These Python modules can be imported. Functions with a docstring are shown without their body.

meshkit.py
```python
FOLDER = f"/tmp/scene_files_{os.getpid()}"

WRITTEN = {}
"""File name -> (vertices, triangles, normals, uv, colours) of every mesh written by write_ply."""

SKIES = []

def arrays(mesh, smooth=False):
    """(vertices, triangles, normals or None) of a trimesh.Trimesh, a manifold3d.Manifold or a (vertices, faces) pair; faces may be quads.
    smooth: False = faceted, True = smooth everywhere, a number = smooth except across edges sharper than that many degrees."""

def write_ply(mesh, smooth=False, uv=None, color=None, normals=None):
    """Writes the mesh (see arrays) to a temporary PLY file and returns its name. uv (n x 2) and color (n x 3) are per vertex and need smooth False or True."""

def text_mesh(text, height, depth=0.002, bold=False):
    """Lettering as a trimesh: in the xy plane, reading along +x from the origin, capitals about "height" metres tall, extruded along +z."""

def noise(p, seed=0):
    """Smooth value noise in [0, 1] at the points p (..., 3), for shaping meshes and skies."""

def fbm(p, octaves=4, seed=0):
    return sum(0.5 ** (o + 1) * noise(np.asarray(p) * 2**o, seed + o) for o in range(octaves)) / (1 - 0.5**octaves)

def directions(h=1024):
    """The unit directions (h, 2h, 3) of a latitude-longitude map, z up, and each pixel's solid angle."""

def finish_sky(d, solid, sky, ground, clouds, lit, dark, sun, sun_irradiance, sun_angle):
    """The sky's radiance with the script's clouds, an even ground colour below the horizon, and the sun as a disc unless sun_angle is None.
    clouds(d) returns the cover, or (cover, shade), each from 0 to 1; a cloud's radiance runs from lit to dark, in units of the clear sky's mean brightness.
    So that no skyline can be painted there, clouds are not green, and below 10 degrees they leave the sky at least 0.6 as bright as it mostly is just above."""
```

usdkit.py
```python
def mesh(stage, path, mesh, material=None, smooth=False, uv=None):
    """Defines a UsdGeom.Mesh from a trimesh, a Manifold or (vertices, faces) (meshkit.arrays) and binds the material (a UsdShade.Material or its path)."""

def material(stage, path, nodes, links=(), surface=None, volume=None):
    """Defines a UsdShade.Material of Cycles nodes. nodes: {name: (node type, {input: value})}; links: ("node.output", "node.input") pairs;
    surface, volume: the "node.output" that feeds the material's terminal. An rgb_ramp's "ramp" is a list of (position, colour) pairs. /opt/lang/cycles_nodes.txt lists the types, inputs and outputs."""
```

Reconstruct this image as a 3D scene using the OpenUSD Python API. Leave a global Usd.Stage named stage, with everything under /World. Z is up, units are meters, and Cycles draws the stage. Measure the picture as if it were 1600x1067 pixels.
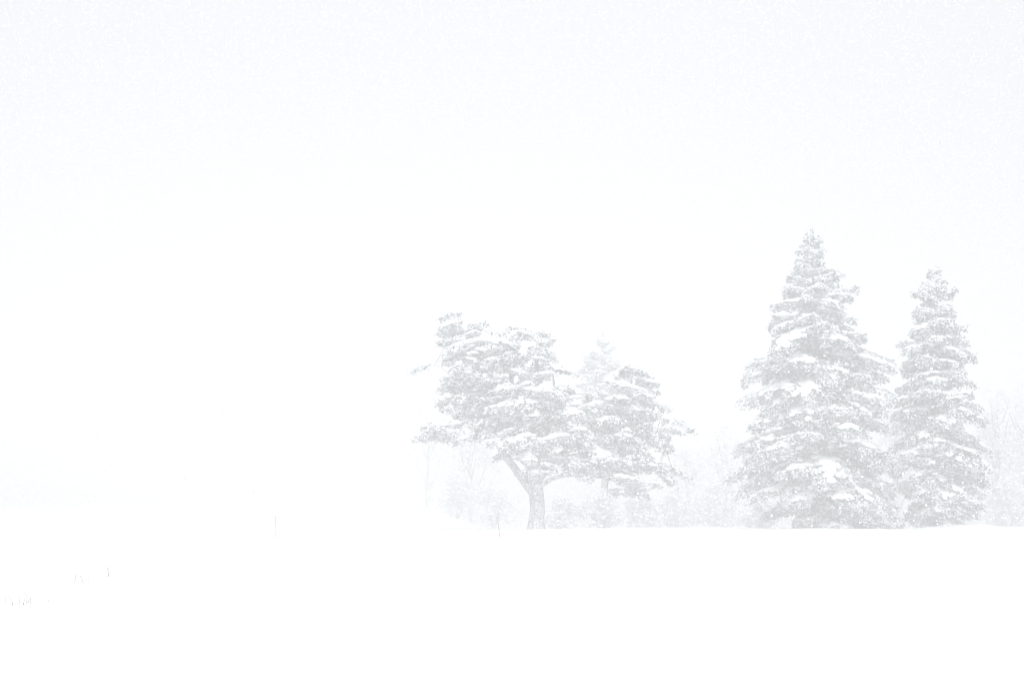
import math
import numpy as np, trimesh, usdkit, meshkit
from pxr import Usd, UsdGeom, UsdLux, UsdShade, Gf, Vt, Sdf

stage = Usd.Stage.CreateInMemory()
UsdGeom.Xform.Define(stage, '/World')

# ------------------------------------------------------------------ camera, sky, sun, exposure
FOC, APER, EYE, PITCH = 50.0, 36.0, 1.6, math.radians(6.125)
cam = UsdGeom.Camera.Define(stage, '/World/camera')
cam.CreateHorizontalApertureAttr(APER)
cam.CreateFocalLengthAttr(FOC)
cam.AddTranslateOp().Set((0, 0, EYE))
cam.AddRotateXOp().Set(90 + math.degrees(PITCH))
cam.CreateExposureAttr(1.67)

SUN_EL, SUN_ROT = math.radians(36), math.radians(178)
sky_look = usdkit.material(stage, '/World/Looks/overcast_sky', {
    "sky": ("sky_texture", {"sky_type": "single_scattering", "sun_disc": False, "sun_elevation": SUN_EL, "sun_rotation": SUN_ROT}),
    "tc": ("texture_coordinate", {}),
    "n": ("noise_texture", {"scale": 1.6, "detail": 5.0, "roughness": 0.5}),
    "mr": ("map_range", {"from_min": 0.3, "from_max": 0.7, "to_min": 0.965, "to_max": 0.995, "clamp": True}),
    "mix": ("mix_color", {"b": (3.32, 3.38, 3.45), "use_clamp": False}),
    "bg": ("background_shader", {"strength": 0.1})},
    [("tc.generated", "n.vector"), ("n.fac", "mr.value"), ("mr.result", "mix.fac"), ("sky.color", "mix.a"), ("mix.result", "bg.color")],
    surface="bg.background")
sky = UsdLux.DomeLight.Define(stage, '/World/sky')
UsdShade.MaterialBindingAPI.Apply(sky.GetPrim()).Bind(sky_look)
sky.GetPrim().SetCustomDataByKey('kind', 'structure')
sun = UsdLux.DistantLight.Define(stage, '/World/sun')
sun.CreateIntensityAttr(0.4)
sun.CreateAngleAttr(30)
sun.CreateNormalizeAttr(True)
sun.CreateColorAttr(Gf.Vec3f(1.0, 0.99, 0.975))
sun.AddRotateZOp().Set(-math.degrees(SUN_ROT))
sun.AddRotateXOp().Set(-(90 - math.degrees(SUN_EL)))

# ------------------------------------------------------------------ helpers
FPX = 1600 * FOC / APER
CP, SP = math.cos(PITCH), math.sin(PITCH)


def at(px, py, Y):
    """the point of the place that stands Y metres ahead in the direction of a spot of the photograph"""
    r, u = (px - 800) / FPX, (533.5 - py) / FPX
    d = np.array([r, CP - u * SP, SP + u * CP])
    return np.array([0, 0, EYE]) + d * (Y / d[1])


used = {}


def numbered(parent, name):
    k = used.get((parent, name), 0)
    used[(parent, name)] = k + 1
    return f"{parent}/{name}" + (f"_{k:03d}" if k else "")


def tag(prim, label=None, cat=None, group=None, kind=None):
    for k, v in (('label', label), ('category', cat), ('group', group), ('kind', kind)):
        if v:
            prim.SetCustomDataByKey(k, v)
    return prim


def thing(name, label, cat, loc=(0, 0, 0), group=None):
    x = UsdGeom.Xform.Define(stage, numbered('/World', name))
    x.AddTranslateOp().Set(Gf.Vec3d(*map(float, loc)))
    return tag(x.GetPrim(), label, cat, group)


def obj(name, vf, mat, parent=None, smooth=False, base=(0, 0, 0)):
    p = str(parent.GetPath()) if parent is not None else '/World'
    v, f = vf
    return usdkit.mesh(stage, numbered(p, name), (np.asarray(v) - np.asarray(base), f), mat, smooth=smooth).GetPrim()


def join(parts):
    vs, fs, n = [], [], 0
    for v, f in parts:
        if len(f):
            vs.append(v); fs.append(np.asarray(f) + n); n += len(v)
    return np.vstack(vs), np.vstack(fs)


def tube(pts, radii, sides=5):
    """a closed, tapering tube along a line"""
    p = np.asarray(pts, float)
    r = np.broadcast_to(radii, (len(p),)).astype(float)
    t = np.gradient(p, axis=0)
    t /= np.linalg.norm(t, axis=1, keepdims=True) + 1e-12
    up = np.where(np.abs(t[:, 2:]) < 0.8, [0, 0, 1.0], [1.0, 0, 0])
    a = np.cross(t, up); a /= np.linalg.norm(a, axis=1, keepdims=True) + 1e-12
    b = np.cross(t, a)
    g = np.arange(sides) * 2 * np.pi / sides
    v = (p[:, None] + r[:, None, None] * (np.cos(g)[None, :, None] * a[:, None] + np.sin(g)[None, :, None] * b[:, None])).reshape(-1, 3)
    n = len(p)
    i, j = np.meshgrid(np.arange(n - 1), np.arange(sides), indexing="ij")
    q = np.stack([i * sides + j, i * sides + (j + 1) % sides, (i + 1) * sides + (j + 1) % sides, (i + 1) * sides + j], -1).reshape(-1, 4)
    f = np.vstack([q[:, [0, 1, 2]], q[:, [0, 2, 3]]])
    v = np.vstack([v, p[:1], p[-1:]])
    k = np.arange(sides)
    f = np.vstack([f, np.stack([np.full(sides, n * sides), (k + 1) % sides, k], 1),
                   np.stack([np.full(sides, n * sides + 1), (n - 1) * sides + k, (n - 1) * sides + (k + 1) % sides], 1)])
    return v, f


def unit(a):
    return a / (np.linalg.norm(a, axis=-1, keepdims=True) + 1e-12)


def sprigs(c, d, length, width, rng):
    """leaf-sized twigs of needles: a folded diamond each, four triangles. c centres, d directions"""
    n = len(c)
    d = unit(d)
    s = unit(np.cross(d, unit(rng.normal(size=(n, 3)))))
    w = unit(np.cross(d, s))
    L, W = np.asarray(length)[:, None] / 2, np.asarray(width)[:, None] / 2
    v = np.stack([c - d * L, c + s * W - w * W * .6, c + d * L, c - s * W - w * W * .6, c + w * W * .8], 1).reshape(-1, 3)
    k = (np.arange(n) * 5)[:, None, None]
    f = (k + np.array([[0, 1, 4], [1, 2, 4], [2, 3, 4], [3, 0, 4]])[None]).reshape(-1, 3)
    return v, f


OCT_V = np.array([[1, 0, 0], [-1, 0, 0], [0, 1, 0], [0, -1, 0], [0, 0, 1], [0, 0, -1]], float)
OCT_F = np.array([[0, 2, 4], [2, 1, 4], [1, 3, 4], [3, 0, 4], [2, 0, 5], [1, 2, 5], [3, 1, 5], [0, 3, 5]])
ICO = trimesh.creation.icosphere(subdivisions=1, radius=1.0)
ICO_V, ICO_F = np.array(ICO.vertices), np.array(ICO.faces)


def blobs(c, frames, size, rng, shape=(ICO_V, ICO_F), rough=0.25):
    """uneven lumps: c centres, frames (n,3,3) rows = axes, size (n,3)"""
    V, F = shape
    n, m = len(c), len(V)
    amp = 1 + rng.uniform(-rough, rough, (n, m))
    v = V[None] * amp[..., None]
    v = v * np.asarray(size)[:, None, :]
    v = np.einsum('nmk,nkj->nmj', v, frames) + np.asarray(c)[:, None, :]
    f = (np.arange(n) * m)[:, None, None] + F[None]
    return v.reshape(-1, 3), f.reshape(-1, 3)


def frames_along(d):
    d = unit(d)
    s = unit(np.cross(np.array([0, 0, 1.0]), d) + 1e-9)
    return np.stack([d, s, np.cross(d, s)], 1)


# ------------------------------------------------------------------ materials
def noisy(name, a, b, scale, rough=0.85, lo=0.35, hi=0.65, bump=0.0, detail=4.0):
    nodes = {"g": ("geometry", {}), "n": ("noise_texture", {"scale": scale, "detail": detail, "roughness": 0.6}),
             "r": ("rgb_ramp", {"ramp": [(lo, a), (hi, b)]}),
             "p": ("principled_bsdf", {"roughness": rough, "specular_ior_level": 0.2})}
    links = [("g.position", "n.vector"), ("n.fac", "r.fac"), ("r.color", "p.base_color")]
    if bump:
        nodes["b"] = ("bump", {"strength": bump, "distance": 0.02})
        links += [("n.fac", "b.height"), ("b.normal", "p.normal")]
    return usdkit.material(stage, '/World/Looks/' + name, nodes, links, surface="p.BSDF")


M_SNOW = noisy('fresh_snow', (.80, .81, .825), (.86, .868, .88), 3.0, bump=0.3)
M_PAD = noisy('lying_snow', (.82, .835, .855), (.88, .888, .90), 14.0, bump=0.2)
def rimed(name, dark, mid, rime):
    return usdkit.material(stage, '/World/Looks/' + name, {
        "g": ("attribute", {"attribute": "rime"}), "r": ("rgb_ramp", {"ramp": [(0, dark), (.42, mid), (.54, rime), (.72, (.80, .82, .85)), (1, (.84, .86, .88))]}),
        "p": ("principled_bsdf", {"roughness": .85, "specular_ior_level": .2})},
        [("g.fac", "r.fac"), ("r.color", "p.base_color")], surface="p.BSDF")


M_NEEDLE = rimed('rimed_spruce_needles', (.022, .032, .030), (.060, .072, .074), (.40, .43, .46))
M_PINE = rimed('rimed_pine_needles', (.022, .031, .028), (.060, .071, .070), (.42, .45, .47))
M_BARK = noisy('frosted_bark', (.055, .055, .055), (.66, .68, .71), 13.0, lo=.40, hi=.60, bump=.6, detail=6.0)
M_TWIG = noisy('frosted_twigs', (.10, .10, .105), (.60, .63, .66), 5.0, lo=.40, hi=.70)
M_FROST = noisy('rime_coated_twigs', (.34, .36, .38), (.80, .82, .85), 5.0, lo=.35, hi=.6)
M_GRASS = noisy('dry_grass', (.10, .088, .07), (.20, .18, .145), 20.0)


# ------------------------------------------------------------------ ground
def sstep(a, b, x):
    t = np.clip((np.asarray(x, float) - a) / (b - a), 0, 1)
    return t * t * (3 - 2 * t)


DRIFTS = [(at(px, 700, Y0)[0], Y0 + dy, h, r) for px, Y0, dy, h, r in [
    (1284, 64, -1.0, .14, 3.0), (1230, 63, -1.5, .08, 2.0), (1345, 63, -2.6, .08, 1.6), (1470, 64, -.6, .18, 2.4), (1492, 62, -1.4, .20, 1.3), (1530, 63, 0, .16, 1.6), (1420, 62, -1, .05, 1.4),
    (838, 62, .4, .08, 1.3), (905, 64, 0, .06, 2.2), (985, 66, -1, .10, 2.4), (1090, 67, 0, .16, 3.2), (1160, 64, 0, .08, 2.2), (1590, 66, 0, .18, 3.0), (770, 64, .5, .05, 2.4),
    (800, 59.5, 0, .07, 2.2), (880, 59.0, 0, .09, 2.6), (960, 59.6, 0, .10, 2.8), (1040, 60.0, 0, .10, 2.8)]]


def zg(x, y):
    x, y = np.asarray(x, float), np.asarray(y, float)
    p = np.stack([x, y, 0 * x], -1)
    z = 0.30 * (meshkit.fbm(p / 17.0, 3, 5) - 0.5) * sstep(4, 22, y) * (1 - .75 * sstep(42, 56, y) * sstep(100, 80, y))
    z = z + 0.10 * (meshkit.fbm(p * np.array([0.35, 0.9, 1]) / 2.3, 3, 9) - 0.5)
    # drifts heaped about the feet of the trees
    for a, b, h, r in DRIFTS:
        z = z + h * np.exp(-(((x - a) / r) ** 2 + ((y - b) / (r * .8)) ** 2)) * (.75 + .5 * meshkit.noise(p * .9, 31))
    # beyond the trees the field falls gently away
    z = z - 1.9 * sstep(-6, 1, x) * sstep(58, 124, y)
    # bank rising to the left behind the pine
    z = z + 0.62 * sstep(-1, -13, x) * sstep(66, 92, y) * sstep(150, 96, y)
    return z


def axis(edges):
    return np.concatenate([np.linspace(a, b, n, endpoint=False) for a, b, n in edges] + [[edges[-1][1]]])


gx = axis([(-420, -60, 30), (-60, -34, 26), (-34, 34, 190), (34, 60, 26), (60, 420, 30)])
gy = axis([(-60, 3, 24), (3, 30, 90), (30, 100, 160), (100, 180, 50), (180, 700, 40)])
X, Y = np.meshgrid(gx, gy, indexing='ij')
gv = np.stack([X, Y, zg(X, Y)], -1).reshape(-1, 3)
i, j = np.meshgrid(np.arange(len(gx) - 1), np.arange(len(gy) - 1), indexing='ij')
k = i * len(gy) + j
gf = np.stack([k, k + len(gy), k + len(gy) + 1, k + 1], -1).reshape(-1, 4)
tag(obj('snow_ground', (gv, np.vstack([gf[:, [0, 1, 2]], gf[:, [0, 2, 3]]])), M_SNOW, smooth=True),
    'smooth open field of deep untouched white snow', 'snow', kind='structure')


# ------------------------------------------------------------------ boughs
def bough(o, az, L, slope, droop, W, rng, dens=1.0, snow=1.0, hang=0.28, root=None, scale=1.0):
    """One bough: (wood + needles, snow on it). It leaves o towards az, rises with slope and bends down with droop."""
    dxy = np.array([math.cos(az), math.sin(az), 0.0])
    lat = np.array([-dxy[1], dxy[0], 0.0])
    bend = rng.normal(0, .10)

    def P(s):
        s = np.asarray(s, float)[..., None]
        return o + dxy * (L * s) + lat * (L * bend * s * s) + np.array([0, 0, 1.0]) * (L * (slope * s - droop * s * s))

    def half(s):
        return W * L * np.interp(s, [0, .12, .45, .8, 1], [.10, .45, 1.0, .62, .12])

    ss = np.linspace(0, 1, 6)
    line = P(ss)
    r0 = .012 + .010 * L
    wood = [tube(line, np.linspace(r0, .005, 6), 3)]
    if root is not None:
        mid = (root + o) / 2 + rng.normal(0, .08, 3)
        wood.append(tube(np.array([root, mid, o]), [r0 * .9, r0 * .7, r0 * .6], 4))
    # side twigs and their needles
    nt = max(6, int(6 * L + 6))
    st = rng.uniform(.08, .98, nt)
    side = np.where(rng.random(nt) < .5, -1.0, 1.0)
    C, D = [], []
    n = int(dens * (95 + 175 * L))
    it = rng.integers(0, nt, n)
    q = rng.random(n) ** .8
    s0 = np.clip(st[it] + .22 * q, 0, 1.03)
    off = half(st[it]) * q * side[it]
    depth = hang * (rng.random(n) ** 1.3) * np.clip(1.15 - .3 * q, .3, 1.2) * min(1.0, .45 + .25 * L)
    c = P(s0) + lat * off[:, None] - np.array([0, 0, 1.0]) * (depth + .30 * np.abs(off) ** 1.2)[:, None]
    c += rng.normal(0, .06, (n, 3))
    d = dxy * rng.normal(.6, .5, n)[:, None] + lat * (side[it] * rng.normal(.6, .5, n))[:, None] - np.array([0, 0, 1.0]) * rng.normal(.45, .55, n)[:, None]
    needles = sprigs(c, d, rng.uniform(.09, .21, n) * scale, rng.uniform(.04, .075, n) * scale, rng)
    fol = join(wood + [needles])
    patch = meshkit.noise(c / .55, 3) - .5                      # rime comes and goes in patches
    rm = np.clip(rng.random(n) + .75 * patch - .30 * (depth / hang - .4), 0, 1)
    rime = np.concatenate([np.full(sum(len(w[0]) for w in wood), .3), np.repeat(rm, 5)])
    # snow: a chain of lumps on the spine and on the side twigs, and small clots all over
    nl = int(round(snow * (7.0 + 10.5 * L)))
    parts = []
    if nl > 0:
        sl = np.concatenate([np.linspace(.18, .97, max(2, nl // 2)) + rng.normal(0, .03, max(2, nl // 2)), rng.uniform(.2, .9, nl - max(2, nl // 2) if nl > 2 else 0)])
        m = len(sl)
        ol = np.concatenate([rng.normal(0, .12, max(2, nl // 2)), rng.uniform(-.85, .85, m - max(2, nl // 2))]) * half(np.clip(sl, 0, 1))
        cl = P(sl) + lat * ol[:, None]
        big = rng.uniform(.28, .80, m) * (0.55 + .22 * min(L, 3.0)) * (1.12 - .35 * sl)
        tang = P(sl + .02) - P(sl - .02) + lat * (np.sign(ol) * rng.uniform(0, .03, m) * L * (np.abs(ol) > .1))[:, None]
        size = np.stack([.34 * big, .27 * big, .10 * big * rng.uniform(.8, 1.3, m)], 1)
        cl[:, 2] += size[:, 2] * .55 - .30 * np.abs(ol) ** 1.2
        parts.append(blobs(cl, frames_along(tang), size, rng, rough=.32))
    nc = int(n * .48 * (0.6 + .4 * snow))
    pick = rng.integers(0, n, nc)
    cc = c[pick] + np.array([0, 0, .03]) + rng.normal(0, .02, (nc, 3))
    sz = rng.uniform(.02, .055, nc)[:, None] * np.array([1.3, 1.1, .6])
    parts.append(blobs(cc, frames_along(d[pick] * [1, 1, .4]), sz, rng, shape=(OCT_V, OCT_F), rough=.3))
    return fol, join(parts), rime


def add_bough(tree, base, needle, args, kw):
    fol, sn, rime = bough(*args, **kw)
    b = obj('bough', fol, needle, tree, base=base)
    UsdGeom.PrimvarsAPI(b).CreatePrimvar('rime', Sdf.ValueTypeNames.FloatArray, 'vertex').Set(Vt.FloatArray.FromNumpy(rime.astype(np.float32)))
    tag(obj('snow_load', sn, M_PAD, b, smooth=True, base=base), kind='stuff')


def trunk_mesh(line, radii, sides=9, rng=None):
    return tube(line, radii, sides)


def spruce(name, label, Y, apex, basept, prof, seed, spacing=.44, per=5.2, dens=1.0, snow=1.0, group=None, zmin=.15):
    """prof: rows (py, left px, right px) of the crown's outline in the photograph, taken as the reach of the boughs to each side"""
    rng = np.random.default_rng(seed)
    top, foot = at(*apex, Y), at(*basept, Y)
    foot[2] = float(zg(foot[0], foot[1]))
    t = thing(name, label, 'spruce tree', foot, 'snow laden spruces')
    H = top[2] - foot[2]
    zs, ls, rs = [], [], []
    for py, l, r in prof:
        a, b = at(l, py, Y), at(r, py, Y)
        zs.append(a[2]); ls.append(a[0]); rs.append(b[0])
    order = np.argsort(zs)
    zs, ls, rs = (np.array(v)[order] for v in (zs, ls, rs))
    line = np.array([foot + (top - foot) * k + [rng.normal(0, .03), rng.normal(0, .03), -.15 * (k == 0)] for k in np.linspace(0, .985, 9)])
    rad = np.linspace(.021 * H, .012, 9); rad[0] *= 1.25
    obj('trunk', tube(line, rad, 9), M_BARK, t, smooth=True, base=foot)
    axis_x = lambda z: np.interp(z, line[:, 2], line[:, 0])
    axis_y = lambda z: np.interp(z, line[:, 2], line[:, 1])
    ht = foot[2] + zmin
    ga = rng.uniform(0, 6.28)
    count = 0
    while ht < top[2] - .12:
        f = (ht - foot[2]) / H
        n = max(3, int(round(per * (1.12 - .45 * f) + rng.normal(0, .4))))
        for kk in range(n):
            ga += 2.399963
            z_t = ht + rng.uniform(-.5, .5) * spacing
            az = ga + rng.normal(0, .15)
            cx, cz = axis_x(z_t), math.cos(az)
            Rr, Rl = np.interp(z_t, zs, rs) - cx, cx - np.interp(z_t, zs, ls)
            w = (1 + cz) / 2
            side = w ** 1.5 / (w ** 1.5 + (1 - w) ** 1.5)
            R = max(.12, (Rr * side + Rl * (1 - side)) * (1.06 - .36 * rng.random() ** 1.5))
            up = sstep(.55, .98, f)
            slope = .08 + .46 * up + rng.normal(0, .10)
            droop = rng.uniform(.12, .38) - .12 * up
            L = R
            z0 = z_t - (slope - droop) * L
            z0 = min(z0, top[2] - .1)
            o = np.array([axis_x(z0), axis_y(z0), z0])
            W = rng.uniform(.24, .44) if L > .8 else rng.uniform(.26, .42)
            sn = snow * rng.choice([.3, .7, 1.1, 1.7], p=[.3, .3, .25, .15]) * (1.35 if f < .1 else 1)
            add_bough(t, foot, M_NEEDLE, (o, az, L, slope, droop, W, rng), dict(dens=dens, snow=sn, hang=.30))
            count += 1
        ht += spacing * (1.05 - .35 * f)
    # the leader at the top
    add_bough(t, foot, M_NEEDLE, (top - [0, 0, .80], 1.0, .22, 3.6, 0.0, .30, rng), dict(dens=dens * .55, snow=.0, hang=.03, scale=.8))
    return count


# ------------------------------------------------------------------ the spruces
n1 = spruce('spruce_tree', 'tallest snow laden spruce with a pointed top and bulky layered boughs', 64, (1268, 356), (1284, 828),
            [(356, 1264, 1272), (372, 1258, 1280), (388, 1250, 1291), (405, 1236, 1288), (420, 1232, 1300), (430, 1228, 1334), (446, 1226, 1334),
             (462, 1224, 1332), (478, 1196, 1334), (490, 1200, 1342), (505, 1206, 1348), (522, 1206, 1350), (540, 1204, 1372), (552, 1162, 1386),
             (566, 1160, 1384), (590, 1164, 1386), (615, 1164, 1384), (640, 1160, 1386), (670, 1164, 1392), (700, 1152, 1400), (735, 1150, 1402),
             (770, 1160, 1402), (790, 1186, 1400), (806, 1206, 1396), (826, 1240, 1388)], 11)
n2 = spruce('spruce_tree', 'slimmer snow laden spruce at the right of the tallest one', 64.5, (1462, 418), (1470, 822),
            [(418, 1456, 1468), (432, 1446, 1476), (446, 1436, 1490), (462, 1426, 1494), (480, 1420, 1496), (500, 1422, 1500), (515, 1414, 1512),
             (530, 1408, 1514), (550, 1410, 1514), (575, 1412, 1524), (605, 1402, 1532), (640, 1394, 1536), (680, 1396, 1536), (720, 1392, 1540),
             (760, 1398, 1544), (785, 1404, 1546), (805, 1416, 1540), (820, 1430, 1520)], 23)
n3 = spruce('spruce_tree', 'pale spruce with a thin tip standing behind the wide pine', 88, (940, 520), (945, 818),
            [(520, 935, 944), (540, 924, 958), (560, 910, 964), (580, 900, 985), (610, 892, 1000), (650, 884, 1010), (690, 880, 1018), (730, 878, 1024), (780, 890, 1010)], 37,
            spacing=.5, per=4.5, dens=.7, snow=1.3, zmin=4.2)


# ------------------------------------------------------------------ the wide pine
def pine():
    rng = np.random.default_rng(5)
    Yp = 62.0
    foot = at(838, 829, Yp)
    foot[2] = float(zg(foot[0], foot[1]))
    t = thing('pine_tree', 'wide crooked pine with a bare forked trunk and heavy snow on its boughs', 'pine tree', foot)

    def poly(pts):
        return np.array([at(px, py, Yp + dy) for px, py, dy in pts])

    def smooth(p, n):
        p = np.asarray(p); k = np.linspace(0, len(p) - 1, n); i = np.clip(k.astype(int), 0, len(p) - 2)
        a, b = p[i], p[i + 1]; u = (k - i)[:, None]
        m = np.gradient(p, axis=0); ma, mb = m[i], m[i + 1]
        return (2 * u**3 - 3 * u**2 + 1) * a + (u**3 - 2 * u**2 + u) * ma + (-2 * u**3 + 3 * u**2) * b + (u**3 - u**2) * mb

    tr = smooth(np.vstack([foot - [0, 0, .2], poly([(838, 815, 0), (840, 795, 0), (838, 772, 0), (836, 745, 0)])]), 12)
    obj('trunk', tube(tr, np.interp(np.linspace(0, 1, 12), [0, .12, .35, .75, 1], [.52, .40, .32, .33, .26]), 12), M_BARK, t, smooth=True, base=foot)
    limbs = [
        ([(834, 772, 0), (812, 742, -.1), (790, 712, -.2), (768, 680, -.4), (745, 640, -.6), (722, 590, -.6), (706, 530, -.3), (703, 494, -.2)], .20),
        ([(836, 752, 0), (828, 710, .3), (812, 655, .4), (800, 600, .5), (797, 560, .6), (793, 535, .6)], .21),
        ([(838, 752, 0), (848, 705, -.3), (860, 650, -.5), (866, 600, -.4), (850, 545, -.1)], .17),
        ([(840, 762, 0), (862, 748, -.4), (890, 742, -.8), (925, 744, -1.0), (965, 752, -1.1), (1012, 767, -1.1)], .12),
        ([(840, 752, 0), (872, 715, .3), (915, 680, .6), (955, 640, .6), (985, 600, .5), (995, 572, .5)], .17),
        ([(872, 715, .3), (920, 705, -.5), (975, 690, -.9), (1015, 688, -1.0), (1040, 700, -1.0)], .05),
        ([(768, 680, -.4), (735, 668, -.7), (700, 660, -.8), (672, 668, -.8), (656, 682, -.8)], .05),
        ([(745, 640, -.6), (715, 600, .2), (685, 572, .6), (655, 576, .7)], .035),
    ]
    nodes = [tr[-3:]]
    for pts, r in limbs:
        c = smooth(poly(pts), 16)
        obj('limb', tube(c, np.linspace(r, r * .12 + .004, 16), 7), M_BARK, t, smooth=True, base=foot)
        nodes.append(c[4:])
    nodes = np.vstack(nodes)
    from shapely.geometry import Polygon, Point
    crown = Polygon([(703, 486), (722, 505), (745, 502), (780, 504), (800, 512), (832, 514), (850, 535), (858, 560), (880, 578), (893, 600), (915, 612), (940, 600),
                     (965, 580), (985, 566), (1003, 574), (1016, 600), (1022, 625), (1040, 640), (1052, 655), (1036, 676), (1042, 700), (1046, 728), (1026, 745),
                     (1005, 768), (975, 772), (940, 752), (905, 742), (880, 745), (862, 730), (846, 742), (826, 738), (805, 728), (792, 704), (775, 694), (755, 690),
                     (735, 680), (712, 684), (690, 684), (664, 684), (656, 672), (672, 655), (700, 632), (690, 610), (684, 585), (694, 560), (690, 540), (694, 520), (700, 505)])
    heavy = [(755, 522, 45, 16), (845, 690, 40, 30), (930, 640, 60, 22), (905, 700, 60, 16), (820, 575, 22, 30), (795, 640, 45, 14), (965, 605, 40, 30), (870, 745, 25, 14)]
    light = [(755, 570, 52, 26), (790, 665, 52, 22), (985, 660, 55, 28), (1010, 710, 42, 30), (830, 535, 30, 20), (870, 625, 26, 22), (720, 620, 30, 30)]
    near = lambda S, x, y: any(((x - a) / c) ** 2 + ((y - b) / d) ** 2 < 1 for a, b, c, d in S)
    spots, tries = [], 0
    while len(spots) < 225 and tries < 40000:
        tries += 1
        x, y = rng.uniform(650, 1085), rng.uniform(485, 775)
        if not crown.contains(Point(x, y)):
            continue
        dy = rng.uniform(-1, 1) * 2.6 * math.sqrt(max(.12, 1 - ((x - 865) / 215) ** 2))
        if all((x - a) ** 2 + ((y - b) * 1.4) ** 2 + (dy - c) ** 2 * 260 > 19 ** 2 for a, b, c in spots):
            spots.append((x, y, dy))
    for x, y, dy in spots:
        m = at(x, y, Yp + dy)
        edge = crown.exterior.distance(Point(x, y))
        out = 0.0 if x > 865 else math.pi
        az = out + rng.normal(0, .85) if abs(x - 865) > 60 else rng.uniform(0, 6.28)
        if rng.random() < .35:
            az = -math.pi / 2 + rng.normal(0, .6)          # towards the open field
        L = rng.uniform(1.0, 1.9) * (1.0 if edge > 25 else .72)
        slope, droop = rng.uniform(.0, .3), rng.uniform(.2, .45)
        o = m - np.array([math.cos(az), math.sin(az), 0]) * L * .55 - [0, 0, L * (slope * .55 - droop * .3)]
        root = nodes[np.argmin(((nodes - o) ** 2).sum(1))]
        sn = 2.4 if near(heavy, x, y) else .25 if near(light, x, y) else rng.choice([.5, 1.0, 1.5])
        add_bough(t, foot, M_PINE, (o, az, L, slope, droop, rng.uniform(.36, .52), rng),
                  dict(dens=1.0 if near(light, x, y) else .32 if near(heavy, x, y) else .66, snow=sn, hang=.24, root=root if np.linalg.norm(root - o) < 2.4 else None))
    # lone ragged twigs that stick out of the outline
    for (x, y, dy, az, L, sl, dr) in [(712, 512, -.2, math.pi, .32, 2.2, .3), (672, 570, .6, math.pi, .75, -.1, .25), (1046, 656, -.4, 0, .7, -.1, .3), (1040, 672, .2, 0, .6, .0, .1),
                                      (1052, 735, -1, .1, .8, -.2, .3), (1030, 742, -.6, .2, .9, -.35, .2), (672, 672, -.8, math.pi, .7, -.3, .3), (838, 520, 0, .2, .6, .1, .3),
                                      (705, 520, -.3, 2.6, .6, .2, .2), (880, 580, -.4, .1, .6, .1, .4)]:
        o = at(x, y, Yp + dy)
        root = nodes[np.argmin(((nodes - o) ** 2).sum(1))]
        add_bough(t, foot, M_PINE, (o, az, L, sl, dr, .32, rng), dict(dens=.7, snow=.35, hang=.12, root=root))
    return len(spots)


n4 = pine()


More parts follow.
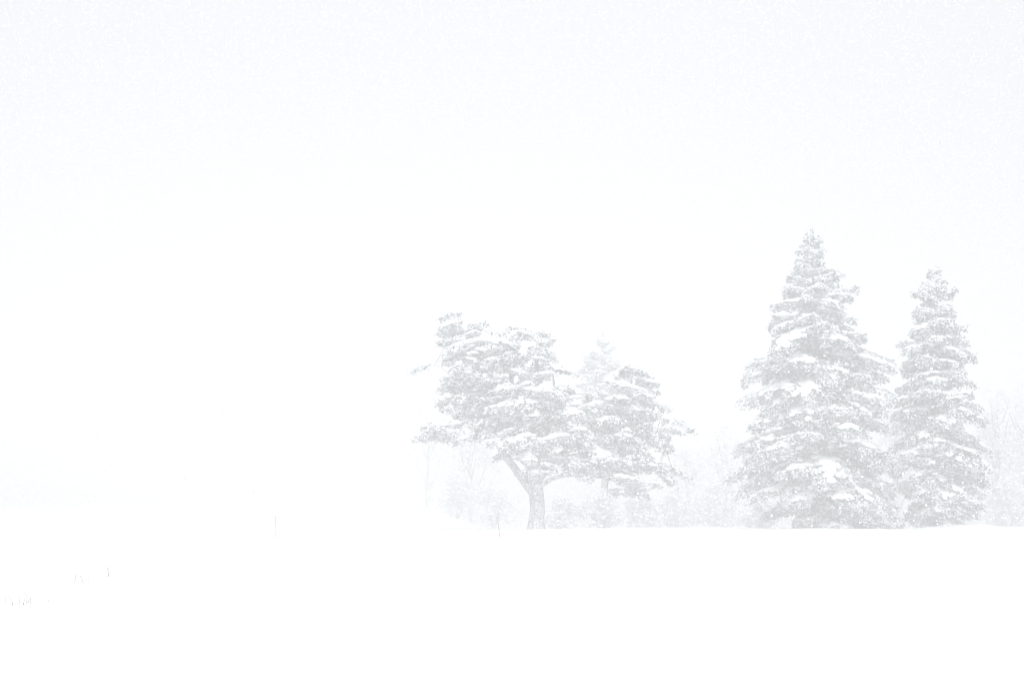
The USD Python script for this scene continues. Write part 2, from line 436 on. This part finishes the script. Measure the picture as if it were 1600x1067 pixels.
# ------------------------------------------------------------------ bare trees and shrubs in the distance
def bare(name, label, cat, px, py_top, halfpx, Y, seed, trunk_frac=.2, n=900, group=None, tw=(.35, .9), stems=1):
    """A leafless tree or shrub: trunk or stems, forking limbs and a crown of frosted twigs"""
    rng = np.random.default_rng(seed)
    x = at(px, 700, Y)[0]
    foot = np.array([x, Y, float(zg(x, Y))])
    H = at(px, py_top, Y)[2] - foot[2]
    R = halfpx / FPX * Y
    t = thing(name, label, cat, foot, group)
    if stems == 1:
        line = np.array([[rng.normal(0, .05) * k * 3, rng.normal(0, .05) * k * 3, H * .8 * k - .15 * (k == 0)] for k in np.linspace(0, 1, 7)])
        obj('trunk', tube(line, np.linspace(.018 * H + .03, .02, 7), 7), M_BARK, t, smooth=True)
    nl = 9 if stems == 1 else stems
    ends = []
    for kk in range(nl):
        az = 2.4 * kk + rng.normal(0, .3)
        z0 = H * (trunk_frac + (.75 - trunk_frac) * kk / nl) if stems == 1 else -.1
        a = np.array([0, 0, z0])
        reach = R * rng.uniform(.45, .8)
        b = np.array([math.cos(az) * reach, math.sin(az) * reach, min(H * .95, z0 + (H - z0) * rng.uniform(.35, .8))])
        mid = (a + b) / 2 + [0, 0, -.05 * H if stems == 1 else .08 * H]
        ln = np.array([a, (a + mid) / 2, mid, (mid + b) / 2, b])
        obj('limb' if stems == 1 else 'stem', tube(ln, np.linspace(.007 * H + .015, .012, 5), 5), M_TWIG, t, smooth=True)
        ends += [mid, (mid + b) / 2, b]
    ends = np.array(ends)
    u = rng.normal(size=(n, 3)); u = unit(u) * rng.random((n, 1)) ** .45
    zc = H * (trunk_frac + 1) / 2
    c = u * [R, R, H * (1 - trunk_frac) / 2] + [0, 0, zc]
    c[:, :2] *= (1.05 - .45 * np.clip((c[:, 2:] / H - .45) / .55, 0, 1))
    lump = meshkit.fbm((c + foot) / (.28 * R + .4), 2, seed)
    c = c[lump > .47]
    m = len(c)
    e = ends[np.argmin(((c[:, None] - ends[None]) ** 2).sum(-1), 1)]
    d = unit(c - e + rng.normal(0, .35, (m, 3)) + [0, 0, .25])
    tws = [sprigs(c, d, rng.uniform(*tw, m), rng.uniform(.025, .05, m), rng)]
    q = rng.integers(0, m, 2 * m)
    c2 = c[q] + d[q] * rng.uniform(-.3, .3, (2 * m, 1)) + rng.normal(0, .10, (2 * m, 3))
    tws.append(sprigs(c2, d[q] + rng.normal(0, .6, (2 * m, 3)), rng.uniform(.15, .35, 2 * m), rng.uniform(.02, .04, 2 * m), rng))
    obj('crown' if stems == 1 else 'twigs', join(tws), M_FROST, t)
    pk = rng.integers(0, m, m // 2)
    sz = rng.uniform(.05, .13, len(pk))[:, None] * np.array([1.5, 1.1, .55])
    tag(obj('snow_load', blobs(c[pk] + [0, 0, .03], frames_along(d[pk] * [1, 1, .3]), sz, rng, shape=(OCT_V, OCT_F), rough=.3), M_PAD, t, smooth=True), kind='stuff')


for a in [
    ('bare_tree', 'very faint bare tree furthest left behind the wide pine', 'bare tree', 668, 600, 44, 128, 101),
    ('bare_tree', 'faint bare tree behind the left boughs of the wide pine', 'bare tree', 735, 640, 48, 112, 102),
    ('bare_tree', 'faint bare tree between the wide pine and the tallest spruce, nearer the pine', 'bare tree', 1074, 668, 40, 112, 103),
    ('bare_tree', 'faint bare tree just left of the tallest spruce', 'bare tree', 1132, 652, 46, 108, 104),
    ('bare_tree', 'pale bare tree at the right edge of the picture, nearest the slim spruce', 'bare tree', 1556, 592, 44, 96, 105),
    ('bare_tree', 'pale bare tree cut by the right edge of the picture', 'bare tree', 1608, 582, 50, 98, 106),
    ('bare_tree', 'faint bare tree showing in the gap between the two large spruces', 'bare tree', 1398, 600, 36, 112, 107),
]:
    bare(*a, n=1900, trunk_frac=.12, group='bare trees fading into the snowfall')
for a in [
    ('snowy_shrub', 'faint twiggy shrub at the left end of the shrubs beside the pine', 'shrub', 716, 735, 36, 104, 201),
    ('snowy_shrub', 'faint twiggy shrub left of the pine trunk, beyond the leaning stalk', 'shrub', 772, 742, 38, 98, 202),
    ('snowy_shrub', 'low twiggy shrub right against the right side of the pine trunk', 'shrub', 880, 772, 32, 84, 203),
    ('snowy_shrub', 'twiggy shrub under the arching right limb of the pine', 'shrub', 938, 762, 36, 84, 204),
    ('snowy_shrub', 'twiggy shrub under the right tip of the arching pine limb', 'shrub', 1000, 768, 36, 86, 205),
    ('snowy_shrub', 'pale shrub in the open gap right of the pine', 'shrub', 1058, 760, 38, 88, 206),
    ('snowy_shrub', 'pale shrub in the gap beside the lowest left boughs of the tallest spruce', 'shrub', 1122, 752, 42, 88, 207),
    ('snowy_shrub', 'pale shrub under the left skirt of the tallest spruce', 'shrub', 1190, 785, 36, 80, 208),
    ('snowy_shrub', 'pale shrub at the right edge beyond the slim spruce', 'shrub', 1572, 745, 42, 88, 209),
]:
    bare(*a, n=1300, group='snowy shrubs about the trees', trunk_frac=.0, tw=(.2, .55), stems=7)


# ------------------------------------------------------------------ grass and stalks in the field
def grass(label, px, py, h_px, n, seed, spread=.14):
    rng = np.random.default_rng(seed)
    Yg = EYE / ((py - 772) / FPX)
    x = at(px, 700, Yg)[0]
    foot = np.array([x, Yg, float(zg(x, Yg))])
    H = h_px / FPX * Yg
    t = thing('grass_tuft', label, 'grass tuft', foot, 'grass tufts in a row across the snow field')
    for k in range(n):
        az, lean, h = rng.uniform(0, 6.28), rng.uniform(.1, .6), H * rng.uniform(.5, 1.0)
        o = np.array([rng.normal(0, spread), rng.normal(0, spread), -.06])
        o[2] += float(zg(x + o[0], Yg + o[1])) - foot[2]
        s = np.linspace(0, 1, 5)[:, None]
        ln = o + np.array([math.cos(az), math.sin(az), 0]) * lean * h * s**1.8 + np.array([0, 0, 1.0]) * (h + .06) * (s - .18 * lean * s**3)
        obj('blade', tube(ln, [.0042, .0041, .0036, .0028, .0015], 3), M_GRASS, t)


grass('dry grass tuft lowest and furthest left in the snow field', 34, 938, 34, 7, 301)
grass('small dry grass tuft right beside the leftmost tuft', 54, 936, 16, 4, 302, .10)
grass('bent dry grass tuft, second clump from the left in the snow', 122, 912, 24, 9, 303, .20)
grass('tiny dry grass tuft between the bent clump and the thin leaning one', 157, 903, 10, 4, 304, .10)
grass('thin leaning grass tuft, in the middle of the row of tufts', 175, 900, 28, 3, 305, .06)
grass('sparse grass tuft, second from the right end of the row', 240, 884, 24, 4, 306, .08)
grass('sparse grass tuft at the right end of the row of tufts', 262, 882, 26, 5, 307, .10)


def stalk(label, px, y_foot, y_top, lean_px, seed):
    rng = np.random.default_rng(seed)
    Yg = EYE / ((y_foot - 772) / FPX)
    x = at(px, 700, Yg)[0]
    foot = np.array([x, Yg, float(zg(x, Yg))])
    H, ln_x = (y_foot - y_top) / FPX * Yg, lean_px / FPX * Yg
    t = thing('dry_stalk', label, 'stalk', foot, 'dry stalks standing in the snow')
    s = np.linspace(0, 1, 7)
    line = np.stack([ln_x * s**1.3, .03 * s, -.08 + (H + .08) * s], 1)
    obj('stem', tube(line, np.linspace(.017, .010, 7), 5), M_GRASS, t, smooth=True)
    c = line[[4, 5, 6, 6]] + rng.normal(0, .012, (4, 3))
    for q in range(4):
        obj('seed_head', sprigs(c[q:q + 1], rng.normal(0, .4, (1, 3)) + [0, 0, 1], np.full(1, .10), np.full(1, .03), rng), M_GRASS, t)


stalk('lone straight dry stalk standing in the open snow left of the trees', 432, 839, 808, 0, 401)
stalk('thin dry stalk leaning left in front of the wide pine', 781, 837, 806, -4, 402)

# ------------------------------------------------------------------ haze and falling snow
HAZE = 0.0155
haze = usdkit.material(stage, '/World/Looks/snow_haze', {"v": ("principled_volume", {"color": (.968, .984, 1.0), "density": HAZE, "anisotropy": -0.47})}, [], surface=None, volume="v.volume")
hb = trimesh.creation.box((900, 800, 17.8))
hb.apply_translation((0, 330, 17.8 / 2 - 3.2))
tag(obj('haze', (hb.vertices, hb.faces), haze), 'white air thick with driving snow', 'haze', kind='stuff')

M_FLAKE = usdkit.material(stage, '/World/Looks/snow_flake', {"d": ("diffuse_bsdf", {"color": (.92, .93, .94)}), "t": ("translucent_bsdf", {"color": (.92, .93, .94)}), "m": ("mix_closure", {"fac": .45})},
                          [("d.BSDF", "m.closure1"), ("t.BSDF", "m.closure2")], surface="m.closure")
FLAKES, BLOCK = 16.0, 12.0
rng = np.random.default_rng(77)
nf = int(FLAKES * BLOCK**3)
T_V = np.array([[1, 0, -.5], [-.6, .9, -.4], [-.5, -.9, -.5], [0, 0, .9]]); T_F = np.array([[0, 2, 1], [0, 1, 3], [1, 2, 3], [2, 0, 3]])
fc = rng.uniform(-BLOCK / 2, BLOCK / 2, (nf, 3))
fr = frames_along(rng.normal(size=(nf, 3)))
fs = rng.uniform(.006, .011, nf)[:, None] * np.array([1.0, 1.0, .8])
fv, ff = blobs(fc, fr, fs, rng, shape=(T_V, T_F), rough=.2)
pi = UsdGeom.PointInstancer.Define(stage, '/World/falling_snow')
proto = usdkit.mesh(stage, '/World/falling_snow/flakes', (fv, ff), M_FLAKE)
pos, ori = [], []
for yb in np.arange(6 + BLOCK / 2 + 1.5, 66, BLOCK):
    w = (yb + 6) * .38 + 1
    for xb in np.arange(-math.ceil(w / BLOCK), math.ceil(w / BLOCK) + 1) * BLOCK:
        for zb in (BLOCK / 2 + .1, BLOCK * 1.5 + .1):
            if zb + BLOCK / 2 > 17.5 or abs(xb) - BLOCK / 2 > w or zb - BLOCK / 2 > 1.6 + (yb + 6) * .36:
                continue
            pos.append((xb, yb, zb)); ori.append(int(rng.integers(0, 4)))
pi.CreatePositionsAttr(Vt.Vec3fArray([Gf.Vec3f(*map(float, p)) for p in pos]))
pi.CreateProtoIndicesAttr(Vt.IntArray([0] * len(pos)))
pi.CreateOrientationsAttr(Vt.QuathArray([Gf.Quath(math.cos(k * math.pi / 4), 0, 0, math.sin(k * math.pi / 4)) for k in ori]))
pi.CreatePrototypesRel().SetTargets([proto.GetPath()])
tag(pi.GetPrim(), 'small white flakes of falling snow filling the air', 'falling snow', kind='stuff')
print('boughs', n1, n2, n3, n4, 'blocks', len(pos), 'flakes', nf)
